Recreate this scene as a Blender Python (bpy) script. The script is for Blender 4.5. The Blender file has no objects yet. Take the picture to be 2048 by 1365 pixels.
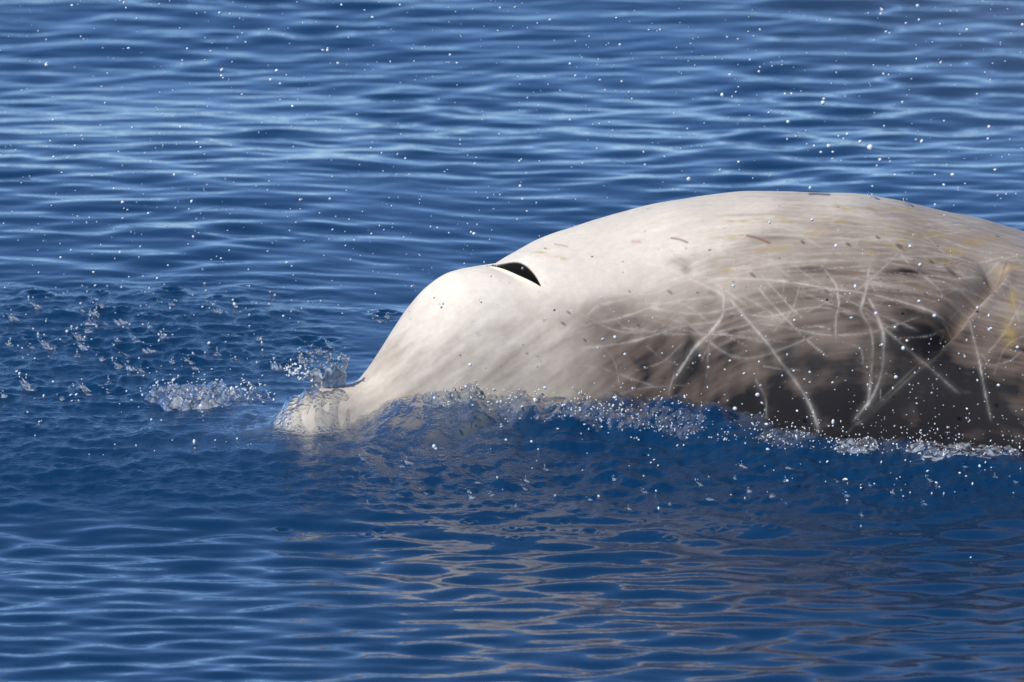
import bpy, math, random
import numpy as np
from math import radians, cos, sin, pi
from mathutils import Vector

scene = bpy.context.scene
COL = scene.collection
rng = np.random.default_rng(11)
random.seed(5)

# ------------------------------------------------------------------ camera
D, PITCH, LENS = 25.0, radians(11.5), 375.0
cam_data = bpy.data.cameras.new('camera')
cam = bpy.data.objects.new('camera', cam_data)
COL.objects.link(cam)
cam.location = (0, -D * cos(PITCH), D * sin(PITCH))
cam.rotation_euler = (pi / 2 - PITCH, 0, 0)
cam_data.lens = LENS
cam_data.sensor_width = 36
cam_data.clip_start = 0.5
cam_data.clip_end = 9000
cam_data.dof.use_dof = True
cam_data.dof.focus_distance = 23.9
cam_data.dof.aperture_fstop = 6.7
scene.camera = cam

# ------------------------------------------------------------------ sky and sun
SUN = Vector((-0.50, -0.44, 0.75)).normalized()
world = bpy.data.worlds.new('World')
scene.world = world
world.use_nodes = True
wt = world.node_tree
sky = wt.nodes.new('ShaderNodeTexSky')
sky.sky_type = 'NISHITA'
sky.sun_disc = False
sky.sun_elevation = math.asin(SUN.z)
sky.sun_rotation = math.atan2(SUN.x, SUN.y)
sky.air_density = 0.62
sky.dust_density = 0.0
sky.ozone_density = 6.5
sky.altitude = 800
wt.links.new(sky.outputs[0], wt.nodes['Background'].inputs[0])
wt.nodes['Background'].inputs[1].default_value = 0.15
sl = bpy.data.lights.new('sun', 'SUN')
sl.energy = 3.9
sl.angle = radians(0.53)
sl.color = (1.0, 0.95, 0.87)
so = bpy.data.objects.new('sun', sl)
COL.objects.link(so)
so.rotation_euler = (-SUN).to_track_quat('-Z', 'Y').to_euler()
so.location = SUN * 60

scene.render.engine = 'CYCLES'
scene.cycles.use_denoising = True
scene.cycles.max_bounces = 8
scene.cycles.transparent_max_bounces = 12
scene.cycles.sample_clamp_indirect = 4
scene.cycles.caustics_reflective = False
scene.cycles.caustics_refractive = False
scene.view_settings.view_transform = 'Standard'
scene.view_settings.look = 'None'
scene.view_settings.exposure = 0.22
scene.view_settings.gamma = 1.0
scene.view_settings.use_curve_mapping = False

# ------------------------------------------------------------------ pixel <-> world helpers (photo is 2048 x 1365)
FPX = 2048 * LENS / 36
CAMP = np.array([0, -D * cos(PITCH), D * sin(PITCH)])
FW = np.array([0, cos(PITCH), -sin(PITCH)])
UP = np.array([0, sin(PITCH), cos(PITCH)])

def proj(p):
    d = p - CAMP
    z = d @ FW
    return np.stack([1024 + FPX * d[..., 0] / z, 682.5 - FPX * (d @ UP) / z], -1)

def pray(px, py):
    return FW + np.array([1.0, 0, 0]) * (px - 1024) / FPX + UP * (682.5 - py) / FPX

def ground(px, py, h=0.0):
    r = pray(px, py)
    return CAMP + r * ((h - CAMP[2]) / r[2])

def atdist(px, py, dist):
    r = pray(px, py)
    return CAMP + r * dist

def sstep(a, b, x):
    t = np.clip((x - a) / (b - a), 0, 1)
    return t * t * (3 - 2 * t)

# gradient noise (2D), numpy
_perm = np.random.default_rng(3).permutation(512)
_perm = np.concatenate([_perm, _perm, _perm])
_gang = np.random.default_rng(4).random(512) * 2 * pi
_gx, _gy = np.cos(_gang), np.sin(_gang)

def pnoise(x, y, seed=0):
    x = np.asarray(x, float) + seed * 17.31
    y = np.asarray(y, float) + seed * 9.77
    xi = np.floor(x).astype(np.int64); yi = np.floor(y).astype(np.int64)
    xf = x - xi; yf = y - yi
    u = xf * xf * xf * (xf * (xf * 6 - 15) + 10); v = yf * yf * yf * (yf * (yf * 6 - 15) + 10)
    def g(ix, iy, fx, fy):
        h = _perm[(_perm[ix & 511] + iy) & 511]
        return _gx[h] * fx + _gy[h] * fy
    a = g(xi, yi, xf, yf); b = g(xi + 1, yi, xf - 1, yf)
    c = g(xi, yi + 1, xf, yf - 1); d = g(xi + 1, yi + 1, xf - 1, yf - 1)
    return ((a + (b - a) * u) * (1 - v) + (c + (d - c) * u) * v) * 1.5

def fbm(x, y, octv=3, seed=0):
    s = 0; a = 1; t = 0
    for o in range(octv):
        s = s + a * pnoise(x * 2 ** o, y * 2 ** o, seed + o * 3); t += a; a *= .5
    return s / t

# ------------------------------------------------------------------ mesh helpers
def mesh_np(name, verts, faces, smooth=True):
    """verts (n,3), faces (m,k) with one k"""
    me = bpy.data.meshes.new(name)
    verts = np.asarray(verts, np.float32); faces = np.asarray(faces, np.int32)
    m, k = faces.shape
    me.vertices.add(len(verts)); me.vertices.foreach_set('co', verts.ravel())
    me.loops.add(m * k); me.loops.foreach_set('vertex_index', faces.ravel())
    me.polygons.add(m)
    me.polygons.foreach_set('loop_start', np.arange(m, dtype=np.int32) * k)
    me.update(calc_edges=True)
    me.polygons.foreach_set('use_smooth', np.full(m, smooth))
    me.validate()
    return me

def grid_faces(nu, nv, closed=False):
    i = np.arange(nu - 1)[:, None]
    j = np.arange(nv if closed else nv - 1)[None]
    j2 = (j + 1) % nv
    return np.stack([i * nv + j, i * nv + j2, (i + 1) * nv + j2, (i + 1) * nv + j], -1).reshape(-1, 4)

def add_obj(name, me, mat, parent=None, label=None, cat=None, group=None, kind=None):
    o = bpy.data.objects.new(name, me)
    COL.objects.link(o)
    if mat and not me.materials:
        me.materials.append(mat)
    if parent: o.parent = parent
    tagit(o, label, cat, group, kind)
    return o

def tagit(o, label=None, cat=None, group=None, kind=None):
    if label: o['label'] = label
    if cat: o['category'] = cat
    if group: o['group'] = group
    if kind: o['kind'] = kind

def empty(name, loc, label, cat, group=None):
    o = bpy.data.objects.new(name, None)
    COL.objects.link(o)
    o.location = loc
    o.empty_display_size = .05
    tagit(o, label, cat, group)
    return o

def attr_f(me, name, vals):
    a = me.attributes.new(name, 'FLOAT', 'POINT')
    a.data.foreach_set('value', np.asarray(vals, np.float32))

def attr_c(me, name, rgb):
    a = me.attributes.new(name, 'FLOAT_COLOR', 'POINT')
    c = np.ones((len(rgb), 4), np.float32); c[:, :3] = rgb
    a.data.foreach_set('color', c.ravel())

# unit drop (subdivided icosahedron)
def ico(sub):
    t = (1 + 5 ** .5) / 2
    v = [(-1, t, 0), (1, t, 0), (-1, -t, 0), (1, -t, 0), (0, -1, t), (0, 1, t), (0, -1, -t), (0, 1, -t), (t, 0, -1), (t, 0, 1), (-t, 0, -1), (-t, 0, 1)]
    f = [(0, 11, 5), (0, 5, 1), (0, 1, 7), (0, 7, 10), (0, 10, 11), (1, 5, 9), (5, 11, 4), (11, 10, 2), (10, 7, 6), (7, 1, 8), (3, 9, 4), (3, 4, 2), (3, 2, 6), (3, 6, 8), (3, 8, 9), (4, 9, 5), (2, 4, 11), (6, 2, 10), (8, 6, 7), (9, 8, 1)]
    v = [Vector(p).normalized() for p in v]
    for _ in range(sub):
        cache = {}; nf = []
        def mid(a, b):
            k = (min(a, b), max(a, b))
            if k not in cache:
                v.append(((v[a] + v[b]) / 2).normalized()); cache[k] = len(v) - 1
            return cache[k]
        for a, b, c in f:
            x, y, z = mid(a, b), mid(b, c), mid(c, a)
            nf += [(a, x, z), (b, y, x), (c, z, y), (x, y, z)]
        f = nf
    return np.array([tuple(p) for p in v]), np.array(f)
ICO1 = ico(1)
ICO0 = ico(0)
ICO2 = ico(2)

def drops_mesh(name, pos, rad, base=ICO1, stretch=.25, g=rng):
    V, F = base
    n = len(pos)
    ax = g.normal(size=(n, 3)); ax[:, 2] *= 1.5; ax /= np.linalg.norm(ax, axis=1)[:, None]
    k = 1 + g.random(n) * stretch * 2
    vv = V[None] * rad[:, None, None]
    d = (vv * ax[:, None]).sum(-1, keepdims=True)
    vv = vv + d * ax[:, None] * (k[:, None, None] - 1)
    vv = vv + pos[:, None]
    ff = F[None] + (np.arange(n) * len(V))[:, None, None]
    return mesh_np(name, vv.reshape(-1, 3), ff.reshape(-1, 3))

# ------------------------------------------------------------------ materials
def new_mat(name):
    m = bpy.data.materials.new(name)
    m.use_nodes = True
    nt = m.node_tree
    for n in list(nt.nodes):
        if n.type != 'OUTPUT_MATERIAL': nt.nodes.remove(n)
    out = nt.nodes['Material Output']
    return m, nt, out

def N(nt, kind, **kw):
    n = nt.nodes.new(kind)
    for k, v in kw.items():
        if k in n.inputs.keys(): n.inputs[k].default_value = v
        else: setattr(n, k, v)
    return n

def ramp(nt, src, pts):
    r = nt.nodes.new('ShaderNodeValToRGB')
    e = r.color_ramp.elements
    while len(e) < len(pts): e.new(.5)
    for i, (p, c) in enumerate(pts):
        e[i].position = p; e[i].color = (c, c, c, 1) if not hasattr(c, '__len__') else (*c, 1)
    nt.links.new(src, r.inputs[0])
    return r.outputs[0]

def coords(nt, scale):
    tc = nt.nodes.new('ShaderNodeTexCoord'); mp = nt.nodes.new('ShaderNodeMapping')
    mp.inputs['Scale'].default_value = scale
    nt.links.new(tc.outputs['Object'], mp.inputs[0])
    return mp.outputs[0]

DEEP = (0.0025, 0.028, 0.078, 1)

def make_water():
    m, nt, out = new_mat('sea_water')
    L = nt.links.new
    n1 = N(nt, 'ShaderNodeTexNoise', Scale=1.0, Detail=3.0, Roughness=.55)
    L(coords(nt, (14, 22, 14)), n1.inputs['Vector'])
    bp = N(nt, 'ShaderNodeBump', Strength=.07, Distance=.02)
    L(n1.outputs[0], bp.inputs['Height'])
    ro = N(nt, 'ShaderNodeAttribute', attribute_name='rough')
    n2 = N(nt, 'ShaderNodeTexNoise', Scale=1.0, Detail=3.0, Roughness=.6)
    L(coords(nt, (70, 95, 70)), n2.inputs['Vector'])
    mu = N(nt, 'ShaderNodeMath', operation='MULTIPLY'); mu.inputs[1].default_value = .34
    L(ro.outputs['Fac'], mu.inputs[0])
    bp2 = N(nt, 'ShaderNodeBump', Distance=.01)
    L(mu.outputs[0], bp2.inputs['Strength']); L(n2.outputs[0], bp2.inputs['Height']); L(bp.outputs[0], bp2.inputs['Normal'])
    nor = bp2.outputs[0]
    body = N(nt, 'ShaderNodeBsdfPrincipled', Roughness=.055, IOR=1.333)
    body.inputs['Base Color'].default_value = DEEP
    L(nor, body.inputs['Normal'])
    # thin clear water over the animal
    fr = N(nt, 'ShaderNodeFresnel', IOR=1.333); L(nor, fr.inputs['Normal'])
    gl = N(nt, 'ShaderNodeBsdfGlossy', Roughness=.04); L(nor, gl.inputs['Normal'])
    tr = N(nt, 'ShaderNodeBsdfTransparent'); tr.inputs[0].default_value = (.97, .98, .97, 1)
    rf = N(nt, 'ShaderNodeBsdfRefraction', IOR=1.333, Roughness=.02); rf.inputs['Color'].default_value = (.85, .9, .92, 1)
    L(nor, rf.inputs['Normal'])
    mx = N(nt, 'ShaderNodeMixShader'); mx.inputs[0].default_value = .10
    L(tr.outputs[0], mx.inputs[1]); L(rf.outputs[0], mx.inputs[2])
    film = N(nt, 'ShaderNodeMixShader'); L(fr.outputs[0], film.inputs[0]); L(mx.outputs[0], film.inputs[1]); L(gl.outputs[0], film.inputs[2])
    cl = N(nt, 'ShaderNodeAttribute', attribute_name='clarity')
    fin = N(nt, 'ShaderNodeMixShader'); L(cl.outputs['Fac'], fin.inputs[0]); L(body.outputs[0], fin.inputs[1]); L(film.outputs[0], fin.inputs[2])
    L(fin.outputs[0], out.inputs[0])
    return m

def make_splash(name, white_lo, white_hi, scale, bump=.6):
    """aerated, broken water: clear, glossy, white for bubbles and painted sparkle"""
    m, nt, out = new_mat(name)
    L = nt.links.new
    n1 = N(nt, 'ShaderNodeTexNoise', Scale=scale, Detail=4.0, Roughness=.65)
    tc = nt.nodes.new('ShaderNodeTexCoord'); L(tc.outputs['Object'], n1.inputs['Vector'])
    bp = N(nt, 'ShaderNodeBump', Strength=bump, Distance=.006); L(n1.outputs[0], bp.inputs['Height'])
    n2 = N(nt, 'ShaderNodeTexNoise', Scale=scale * .55, Detail=5.0, Roughness=.7); L(tc.outputs['Object'], n2.inputs['Vector'])
    fac = ramp(nt, n2.outputs[0], [(.40, white_lo), (.66, white_hi)])  # white flecks: bubbles, and sparkle put into the colour
    df = N(nt, 'ShaderNodeBsdfDiffuse'); df.inputs[0].default_value = (.78, .82, .86, 1); L(bp.outputs[0], df.inputs['Normal'])
    tr = N(nt, 'ShaderNodeBsdfTransparent'); tr.inputs[0].default_value = (.86, .92, .96, 1)
    tl = N(nt, 'ShaderNodeBsdfTranslucent'); tl.inputs[0].default_value = (.85, .89, .92, 1)
    dt = N(nt, 'ShaderNodeMixShader'); dt.inputs[0].default_value = .5; L(df.outputs[0], dt.inputs[1]); L(tl.outputs[0], dt.inputs[2])
    mx = N(nt, 'ShaderNodeMixShader'); L(fac, mx.inputs[0]); L(tr.outputs[0], mx.inputs[1]); L(dt.outputs[0], mx.inputs[2])
    gl = N(nt, 'ShaderNodeBsdfGlossy', Roughness=.07); L(bp.outputs[0], gl.inputs['Normal'])
    fr = N(nt, 'ShaderNodeFresnel', IOR=1.333); L(bp.outputs[0], fr.inputs['Normal'])
    fi = N(nt, 'ShaderNodeMixShader'); L(fr.outputs[0], fi.inputs[0]); L(mx.outputs[0], fi.inputs[1]); L(gl.outputs[0], fi.inputs[2])
    L(fi.outputs[0], out.inputs[0])
    return m

def make_drop(name, white, rough):
    m, nt, out = new_mat(name)
    L = nt.links.new
    df = N(nt, 'ShaderNodeBsdfDiffuse'); df.inputs[0].default_value = (.85, .88, .9, 1)  # white colour stands in for sun glints in the drop
    tr = N(nt, 'ShaderNodeBsdfTransparent'); tr.inputs[0].default_value = (.9, .94, .97, 1)
    tl = N(nt, 'ShaderNodeBsdfTranslucent'); tl.inputs[0].default_value = (.9, .93, .95, 1)
    dt = N(nt, 'ShaderNodeMixShader'); dt.inputs[0].default_value = .12; L(df.outputs[0], dt.inputs[1]); L(tl.outputs[0], dt.inputs[2])
    mx = N(nt, 'ShaderNodeMixShader'); mx.inputs[0].default_value = white
    L(tr.outputs[0], mx.inputs[1]); L(dt.outputs[0], mx.inputs[2])
    gl = N(nt, 'ShaderNodeBsdfGlossy', Roughness=rough)
    fr = N(nt, 'ShaderNodeFresnel', IOR=1.6)
    fi = N(nt, 'ShaderNodeMixShader'); L(fr.outputs[0], fi.inputs[0]); L(mx.outputs[0], fi.inputs[1]); L(gl.outputs[0], fi.inputs[2])
    L(fi.outputs[0], out.inputs[0])
    return m

def make_skin():
    m, nt, out = new_mat('whale_skin')
    L = nt.links.new
    at = N(nt, 'ShaderNodeAttribute', attribute_name='skin')
    n1 = N(nt, 'ShaderNodeTexNoise', Scale=55.0, Detail=5.0, Roughness=.65)
    tc = nt.nodes.new('ShaderNodeTexCoord'); L(tc.outputs['Object'], n1.inputs['Vector'])
    v = ramp(nt, n1.outputs[0], [(.3, .86), (.7, 1.0)])
    mul = N(nt, 'ShaderNodeMixRGB', blend_type='MULTIPLY'); mul.inputs[0].default_value = 1
    L(at.outputs['Color'], mul.inputs[1]); L(v, mul.inputs[2])
    p = N(nt, 'ShaderNodeBsdfPrincipled', IOR=1.38)
    p.inputs['Specular IOR Level'].default_value = .12
    L(mul.outputs[0], p.inputs['Base Color'])
    rr = ramp(nt, n1.outputs[0], [(.3, .50), (.7, .68)]); L(rr, p.inputs['Roughness'])
    p.inputs['Coat Weight'].default_value = .22; p.inputs['Coat Roughness'].default_value = .42; p.inputs['Coat IOR'].default_value = 1.33
    n2 = N(nt, 'ShaderNodeTexNoise', Scale=140.0, Detail=4.0, Roughness=.6); L(tc.outputs['Object'], n2.inputs['Vector'])
    bp = N(nt, 'ShaderNodeBump', Strength=.12, Distance=.004); L(n2.outputs[0], bp.inputs['Height'])
    L(bp.outputs[0], p.inputs['Normal'])
    L(p.outputs[0], out.inputs[0])
    return m

def make_blow():
    m, nt, out = new_mat('blowhole_skin')
    p = N(nt, 'ShaderNodeBsdfPrincipled', Roughness=.14)
    n1 = N(nt, 'ShaderNodeTexNoise', Scale=90.0, Detail=3.0)
    nt.links.new(ramp(nt, n1.outputs[0], [(.3, (.008, .007, .007)), (.7, (.022, .019, .018))]), p.inputs['Base Color'])
    nt.links.new(p.outputs[0], out.inputs[0])
    return m

M_WATER, M_SKIN, M_BLOW = make_water(), make_skin(), make_blow()
M_FOAM = make_splash('aerated_water', .3, 1.0, 130, .45)
M_SHEET = make_splash('clear_splash_water', .0, .14, 90, .8)
M_SPRAY = make_drop('spray_drop', .92, .15)
M_BEAD = make_drop('water_bead', .36, .05)

# ------------------------------------------------------------------ the whale's shape
def pchip(x, y, q):
    x = np.asarray(x, float); y = np.asarray(y, float); q = np.asarray(q, float)
    h = np.diff(x); s = np.diff(y) / h
    m = np.zeros_like(y)
    w1 = 2 * h[1:] + h[:-1]; w2 = h[1:] + 2 * h[:-1]
    with np.errstate(all='ignore'):
        m[1:-1] = np.where(s[:-1] * s[1:] > 0, (w1 + w2) / (w1 / s[:-1] + w2 / s[1:]), 0)
    m[0] = s[0]; m[-1] = s[-1]
    i = np.clip(np.searchsorted(x, q) - 1, 0, len(h) - 1); t = (q - x[i]) / h[i]
    return (2*t**3-3*t**2+1)*y[i] + (t**3-2*t**2+t)*h[i]*m[i] + (-2*t**3+3*t**2)*y[i+1] + (t**3-t**2)*h[i]*m[i+1]

K_u = [0, .012, .04, .09, .14, .19, .22, .255, .29, .33, .37, .41, .46, .52, .57, .63, .70, .78, .88, 1.0, 1.15, 1.35, 1.6, 1.85, 2.1, 2.4, 3.0, 3.8, 4.6, 5.3, 5.7]
K_w = [0, .036, .060, .076, .083, .090, .098, .110, .124, .140, .158, .178, .202, .226, .248, .270, .297, .325, .357, .400, .452, .515, .575, .61, .625, .62, .56, .42, .26, .12, .05]
K_b = [0, -.05, -.09, -.115, -.13, -.15, -.165, -.19, -.21, -.23, -.25, -.27, -.29, -.32, -.34, -.37, -.40, -.43, -.46, -.5, -.54, -.58, -.61, -.64, -.67, -.73, -.9, -1.0, -1.05, -1.05, -1.0]
K_t = [.01, .0203, .0532, .0759, .0826, .0836, .090, .120, .162, .214, .2606, .2952, .3172, .3204, .3227, .3494, .3767, .3954, .4216, .4469, .4617, .4592, .4151, .3465, .2537, .12, -.16, -.40, -.66, -.86, -.94]
TIP = ground(548, 850, 0.01)
_uu = np.linspace(0, 7, 7001)
_s = sstep(.55, 1.30, _uu)
_yaw = np.radians(26 + (-3 - 26) * _s)
_cx = np.concatenate([[0], np.cumsum(np.cos(_yaw)[:-1]) * .001]) + TIP[0]
_cy = np.concatenate([[0], np.cumsum(np.sin(_yaw)[:-1]) * .001]) + TIP[1]

def wsec(u):
    w = pchip(K_u, K_w, u); zt = pchip(K_u, K_t, u); zb = pchip(K_u, K_b, u)
    return w, zt, zb, zb + (zt - zb) * .45

EXP = .92
def surf(u, th):
    w, zt, zb, zc = wsec(u)
    s = np.sin(th); c = np.cos(th)
    v = w * np.sign(s) * np.abs(s) ** EXP
    z = np.where(c > 0, zc + (zt - zc) * np.abs(c) ** EXP, zc - (zc - zb) * np.abs(c) ** EXP)
    return v, z

def place(u, v, z):
    a = np.interp(u, _uu, _yaw)
    return np.stack([np.interp(u, _uu, _cx) + v * np.sin(a), np.interp(u, _uu, _cy) - v * np.cos(a), z], -1)

def ztop(u, v):
    w, zt, zb, zc = wsec(u)
    r = np.clip(np.abs(v) / np.maximum(w, 1e-4), 0, 1)
    s = r ** (1 / EXP)
    return zc + (zt - zc) * np.sqrt(np.clip(1 - s * s, 0, 1)) ** EXP

def half_at_water(u):
    w, zt, zb, zc = wsec(u)
    c = np.clip(np.where(zc < 0, -zc / np.maximum(zt - zc, 1e-4), 0), 0, 1) ** (1 / EXP)
    return np.where(zt > 0, w * np.sqrt(np.clip(1 - c * c, 0, 1)) ** EXP, 0)

# nearest axis station for points (x, y)
_ks = np.linspace(0, 3.4, 681)
_kx, _ky, _ka = np.interp(_ks, _uu, _cx), np.interp(_ks, _uu, _cy), np.interp(_ks, _uu, _yaw)
def to_local(x, y):
    x = x.ravel(); y = y.ravel()
    U = np.empty_like(x); V = np.empty_like(x)
    for i in range(0, len(x), 20000):
        xx = x[i:i+20000, None]; yy = y[i:i+20000, None]
        k = ((xx - _kx) ** 2 + (yy - _ky) ** 2).argmin(1)
        dx = x[i:i+20000] - _kx[k]; dy = y[i:i+20000] - _ky[k]; a = _ka[k]
        U[i:i+20000] = _ks[k] + dx * np.cos(a) + dy * np.sin(a)
        V[i:i+20000] = dx * np.sin(a) - dy * np.cos(a)
    return U, V

# ------------------------------------------------------------------ water surface
_wr = np.random.default_rng(21)
WAVES = []
for i in range(90):
    lam = math.exp(_wr.uniform(math.log(.075), math.log(1.4)))
    ang = _wr.normal(0, radians(44)) + pi / 2 + radians(6)
    sl_ = .0195 * math.exp(-((math.log(lam / .20)) / .85) ** 2)
    WAVES.append((lam, cos(ang) * 2 * pi / lam, sin(ang) * 2 * pi / lam, sl_ * lam / (2 * pi), _wr.uniform(0, 2 * pi)))
RIPPLE = []
for i in range(30):
    lam = _wr.uniform(.06, .17); ang = _wr.normal(pi / 2 + .08, radians(24))
    RIPPLE.append((lam, cos(ang) * 2 * pi / lam, sin(ang) * 2 * pi / lam, .026 * lam / (2 * pi), _wr.uniform(0, 2 * pi)))
_lr = np.random.default_rng(5)
LONG = [(lam, cos(a) * 2 * pi / lam, sin(a) * 2 * pi / lam, .010 * lam / (2 * pi), ph) for lam, a, ph in
        [(2.3, 1.45, .6), (3.1, 1.75, 2.2), (4.7, 1.3, 4.1)]]

# falling-drop splashes (photo pixels of their feet)
SP_LEFT = [(200,612),(192,630),(75,616),(168,624),(245,647),(182,645),(212,650),(178,664),(300,655),(275,684),(325,674),(160,678),(170,698),(235,682),(155,712),(250,712),(205,720),(262,740),(65,696),(20,692),(95,694),(380,726),(392,738),(435,709),(470,719),(520,680),(555,738),(590,738),(50,770),(58,776),(172,780),(178,790),(218,768),(215,785),(125,799),(10,794),(435,624),(345,726),(240,735),(285,744),(300,704),(110,705),(620,694),(640,705),(605,724),(760,644),(775,636),(660,694),(30,640),(345,610)]
SP_RIGHT = [(1487,935),(1577,937),(1571,962),(1572,1008),(1675,964),(1741,972),(1695,992),(1786,987),(1860,962),(1725,1032),(1930,934),(1990,954),(2030,964),(1545,994),(1500,984),(1850,1009),(1470,958),(726,919),(817,927),(805,934),(735,1007),(850,987),(938,984),(945,997),(985,991),(1032,1014),(1050,979),(1055,964),(955,966),(1090,939),(1130,985),(1180,1000),(1230,960),(1290,985),(1340,1010),(1400,970),(1260,1020),(1420,1000)]
DIMPLES = [(*ground(px, py)[:2], _wr.uniform(.7, 1.4)) for px, py in SP_LEFT] + [(*ground(px, py)[:2], _wr.uniform(.35, .85)) for px, py in SP_RIGHT]
for _ in range(35):
    px, py = _wr.uniform(560, 2040), _wr.uniform(900, 1000)
    DIMPLES.append((*ground(px, py)[:2], _wr.uniform(.4, .9)))
for _ in range(25):
    px, py = _wr.uniform(0, 520), _wr.uniform(610, 980)
    DIMPLES.append((*ground(px, py)[:2], _wr.uniform(.4, .9)))

Y_FRONT = ground(1024, 985)[1]; Y_BACK = ground(1024, 600)[1]

def water_h(x, y, spacing=None, full=False):
    x = np.asarray(x, float); y = np.asarray(y, float)
    h = np.zeros_like(x)
    sp = np.zeros_like(x) if spacing is None else spacing
    # wind patches: groups of waves stronger or weaker
    gust = 1.0 + .35 * pnoise(x * .8, y * .45, 2)
    q = proj(np.stack([x, y, 0 * x], -1))
    fore = sstep(900, 1050, q[:, 1])
    calm = 1 - .05 * sstep(1000, 1180, q[:, 1])
    gusts = [np.clip(.55 + 1.5 * pnoise(x * s_ + 7 * i_, y * s_ * .8, 80 + i_), .12, 1.7) for i_, s_ in enumerate((.9, 1.3, 1.1, 1.6, .7))]
    for i_, (lam, kx, ky, a, ph) in enumerate(WAVES):
        f = np.clip((lam - 3 * sp) / (lam * .5), 0, 1)
        if lam > .34: f = f * (1 - .6 * fore)
        h += a * f * np.cos(kx * x + ky * y + ph) * gusts[i_ % 5]
    h *= np.clip(gust, .3, 1.8) * calm
    for lam, kx, ky, a, ph in RIPPLE:
        h += a * np.clip((lam - 3 * sp) / (lam * .5), 0, 1) * np.cos(kx * x + ky * y + ph) * (.32 + .68 * fore) * np.clip(gust, .6, 1.4)
    # waves flatten against the body and in the churned band
    off_whale = 1 - np.exp(-((x - .3) / 1.6) ** 4 - ((y + .8) / 1.0) ** 4)
    for lam, kx, ky, a, ph in LONG:
        h += a * np.clip((lam - 3 * sp) / (lam * .5), 0, 1) * np.cos(kx * x + ky * y + ph) * off_whale
    band = sstep(Y_FRONT - .1, Y_FRONT + .35, y) * (1 - sstep(Y_BACK - .5, Y_BACK + .3, y))
    swell = -.078 * (1 - sstep(Y_FRONT - .30, Y_FRONT + .80, y)) * np.exp(-(x / 6) ** 4 - ((y - Y_FRONT) / 5) ** 4)
    swell = swell + .050 * sstep(Y_FRONT + .5, Y_BACK + .6, y) * (1 - sstep(Y_BACK - .2, Y_BACK + 3.2, y)) * (1 - sstep(-.75, .1, x)) * np.exp(-(x / 5) ** 4)
    rough = band * (1 - sstep(450, 800, q[:, 0]) * (1 - sstep(820, 880, q[:, 1]))) * np.exp(-(x / 4) ** 4)
    h = h * (1 - .55 * band * np.exp(-(x / 4) ** 4)) + swell
    near = (np.abs(x) < 4) & (y > -4) & (y < 6)
    if near.any():
        xn, yn, rn = x[near], y[near], rough[near]
        hn = rn * (1 + .7 * sstep(-.75, -1.0, yn) * sstep(-.5, 0, xn)) * (.0058 * pnoise(xn * 8, yn * 14, 5) + .0046 * pnoise(xn * 19, yn * 27, 6) + .0018 * pnoise(xn * 58, yn * 44, 7))
        for dx, dy, s in DIMPLES:
            m = (np.abs(xn - dx) < .16) & (np.abs(yn - dy) < .16)
            if m.any():
                r = np.hypot(xn[m] - dx, yn[m] - dy)
                R = .022 * s
                hn[m] += .0045 * s * (np.exp(-((r - R) / (.35 * R)) ** 2) - 1.1 * np.exp(-(r / (.7 * R)) ** 2)) + .0016 * s * np.sin(r * 210) * np.exp(-r / .03)
        h[near] += hn
    # around the animal
    clarity = np.zeros_like(x)
    box = (x > -1.1) & (x < 2.4) & (y > -2.4) & (y < .9)
    if box.any():
        xb, yb = x[box], y[box]
        U, V = to_local(xb, yb)
        uc = np.clip(U, 0.0, 3.3)
        hw = half_at_water(uc)
        d = np.abs(V) - hw
        d = np.where(U < 0, np.hypot(U, V) - 0, d)
        hb = h[box]
        lump = fbm(xb * 13, yb * 11, 3, 9)
        fine = fbm(xb * 38, yb * 30, 3, 12)
        # ridge thrown up along the near side of the head
        env = sstep(.10, .30, U) * (1 - sstep(.85, 1.5, U)) + .24 * sstep(.9, 1.4, U) * (1 - sstep(2.6, 3.2, U))
        side = np.where(V > 0, 1, .55)
        ridge = env * side * (.072 + .020 * lump) * np.exp(-(np.maximum(d - .015, 0) / .13) ** 2)
        ridge += env * side * .010 * fine * np.exp(-(np.maximum(d, 0) / .10) ** 2)
        # pressure wave in front of the beak and water sliding over it
        rb = np.hypot((U + .04) / 1.2, V)
        ridge += .006 * np.exp(-(rb / .16) ** 2) * (1 - sstep(.05, .2, U))
        hb = hb + ridge
        zt_ = ztop(uc, V)
        inside = (np.abs(V) < wsec(uc)[0]) & (U > 0)
        un = U + .13 * lump
        film = .006 + .016 * lump + .022 * fine - .055 * sstep(.12, .24, un) - .5 * sstep(.24, .32, U)
        cand = np.where(inside, zt_ + film, -1)
        k = .012
        mxv = np.maximum(hb, cand) + k * np.log1p(np.exp(-np.clip(np.abs(hb - cand) / k, 0, 40))) * .6 * (1 - sstep(.15, .25, U))
        hb = np.where(U < .33, mxv, hb)
        # how much water lies between the surface and the skin below
        w_ = wsec(uc)[0]
        depth = np.where(inside, np.maximum(hb - zt_, 0), np.maximum(np.abs(V) - w_, 0) + np.maximum(-U, 0) + .012)
        cl = np.exp(-(depth / (.19 - .14 * sstep(.28, .55, U))) ** 1.3) * (1 - sstep(2.2, 2.8, U))
        h[box] = hb
        clarity[box] = np.clip(cl, 0, 1)
        rough[box] = np.maximum(rough[box], 3.2 * np.exp(-np.maximum(np.hypot(np.clip(U, 0, .25) - U, V) - .08, 0) / .05))
        rough[box] = np.maximum(rough[box], .8 * np.exp(-np.maximum(d, 0) / .2) * (np.abs(V) < 1))
    if full:
        return h, clarity, rough
    return h

def wz(x, y):
    return float(water_h(np.array([x]), np.array([y]))[0])

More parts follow.
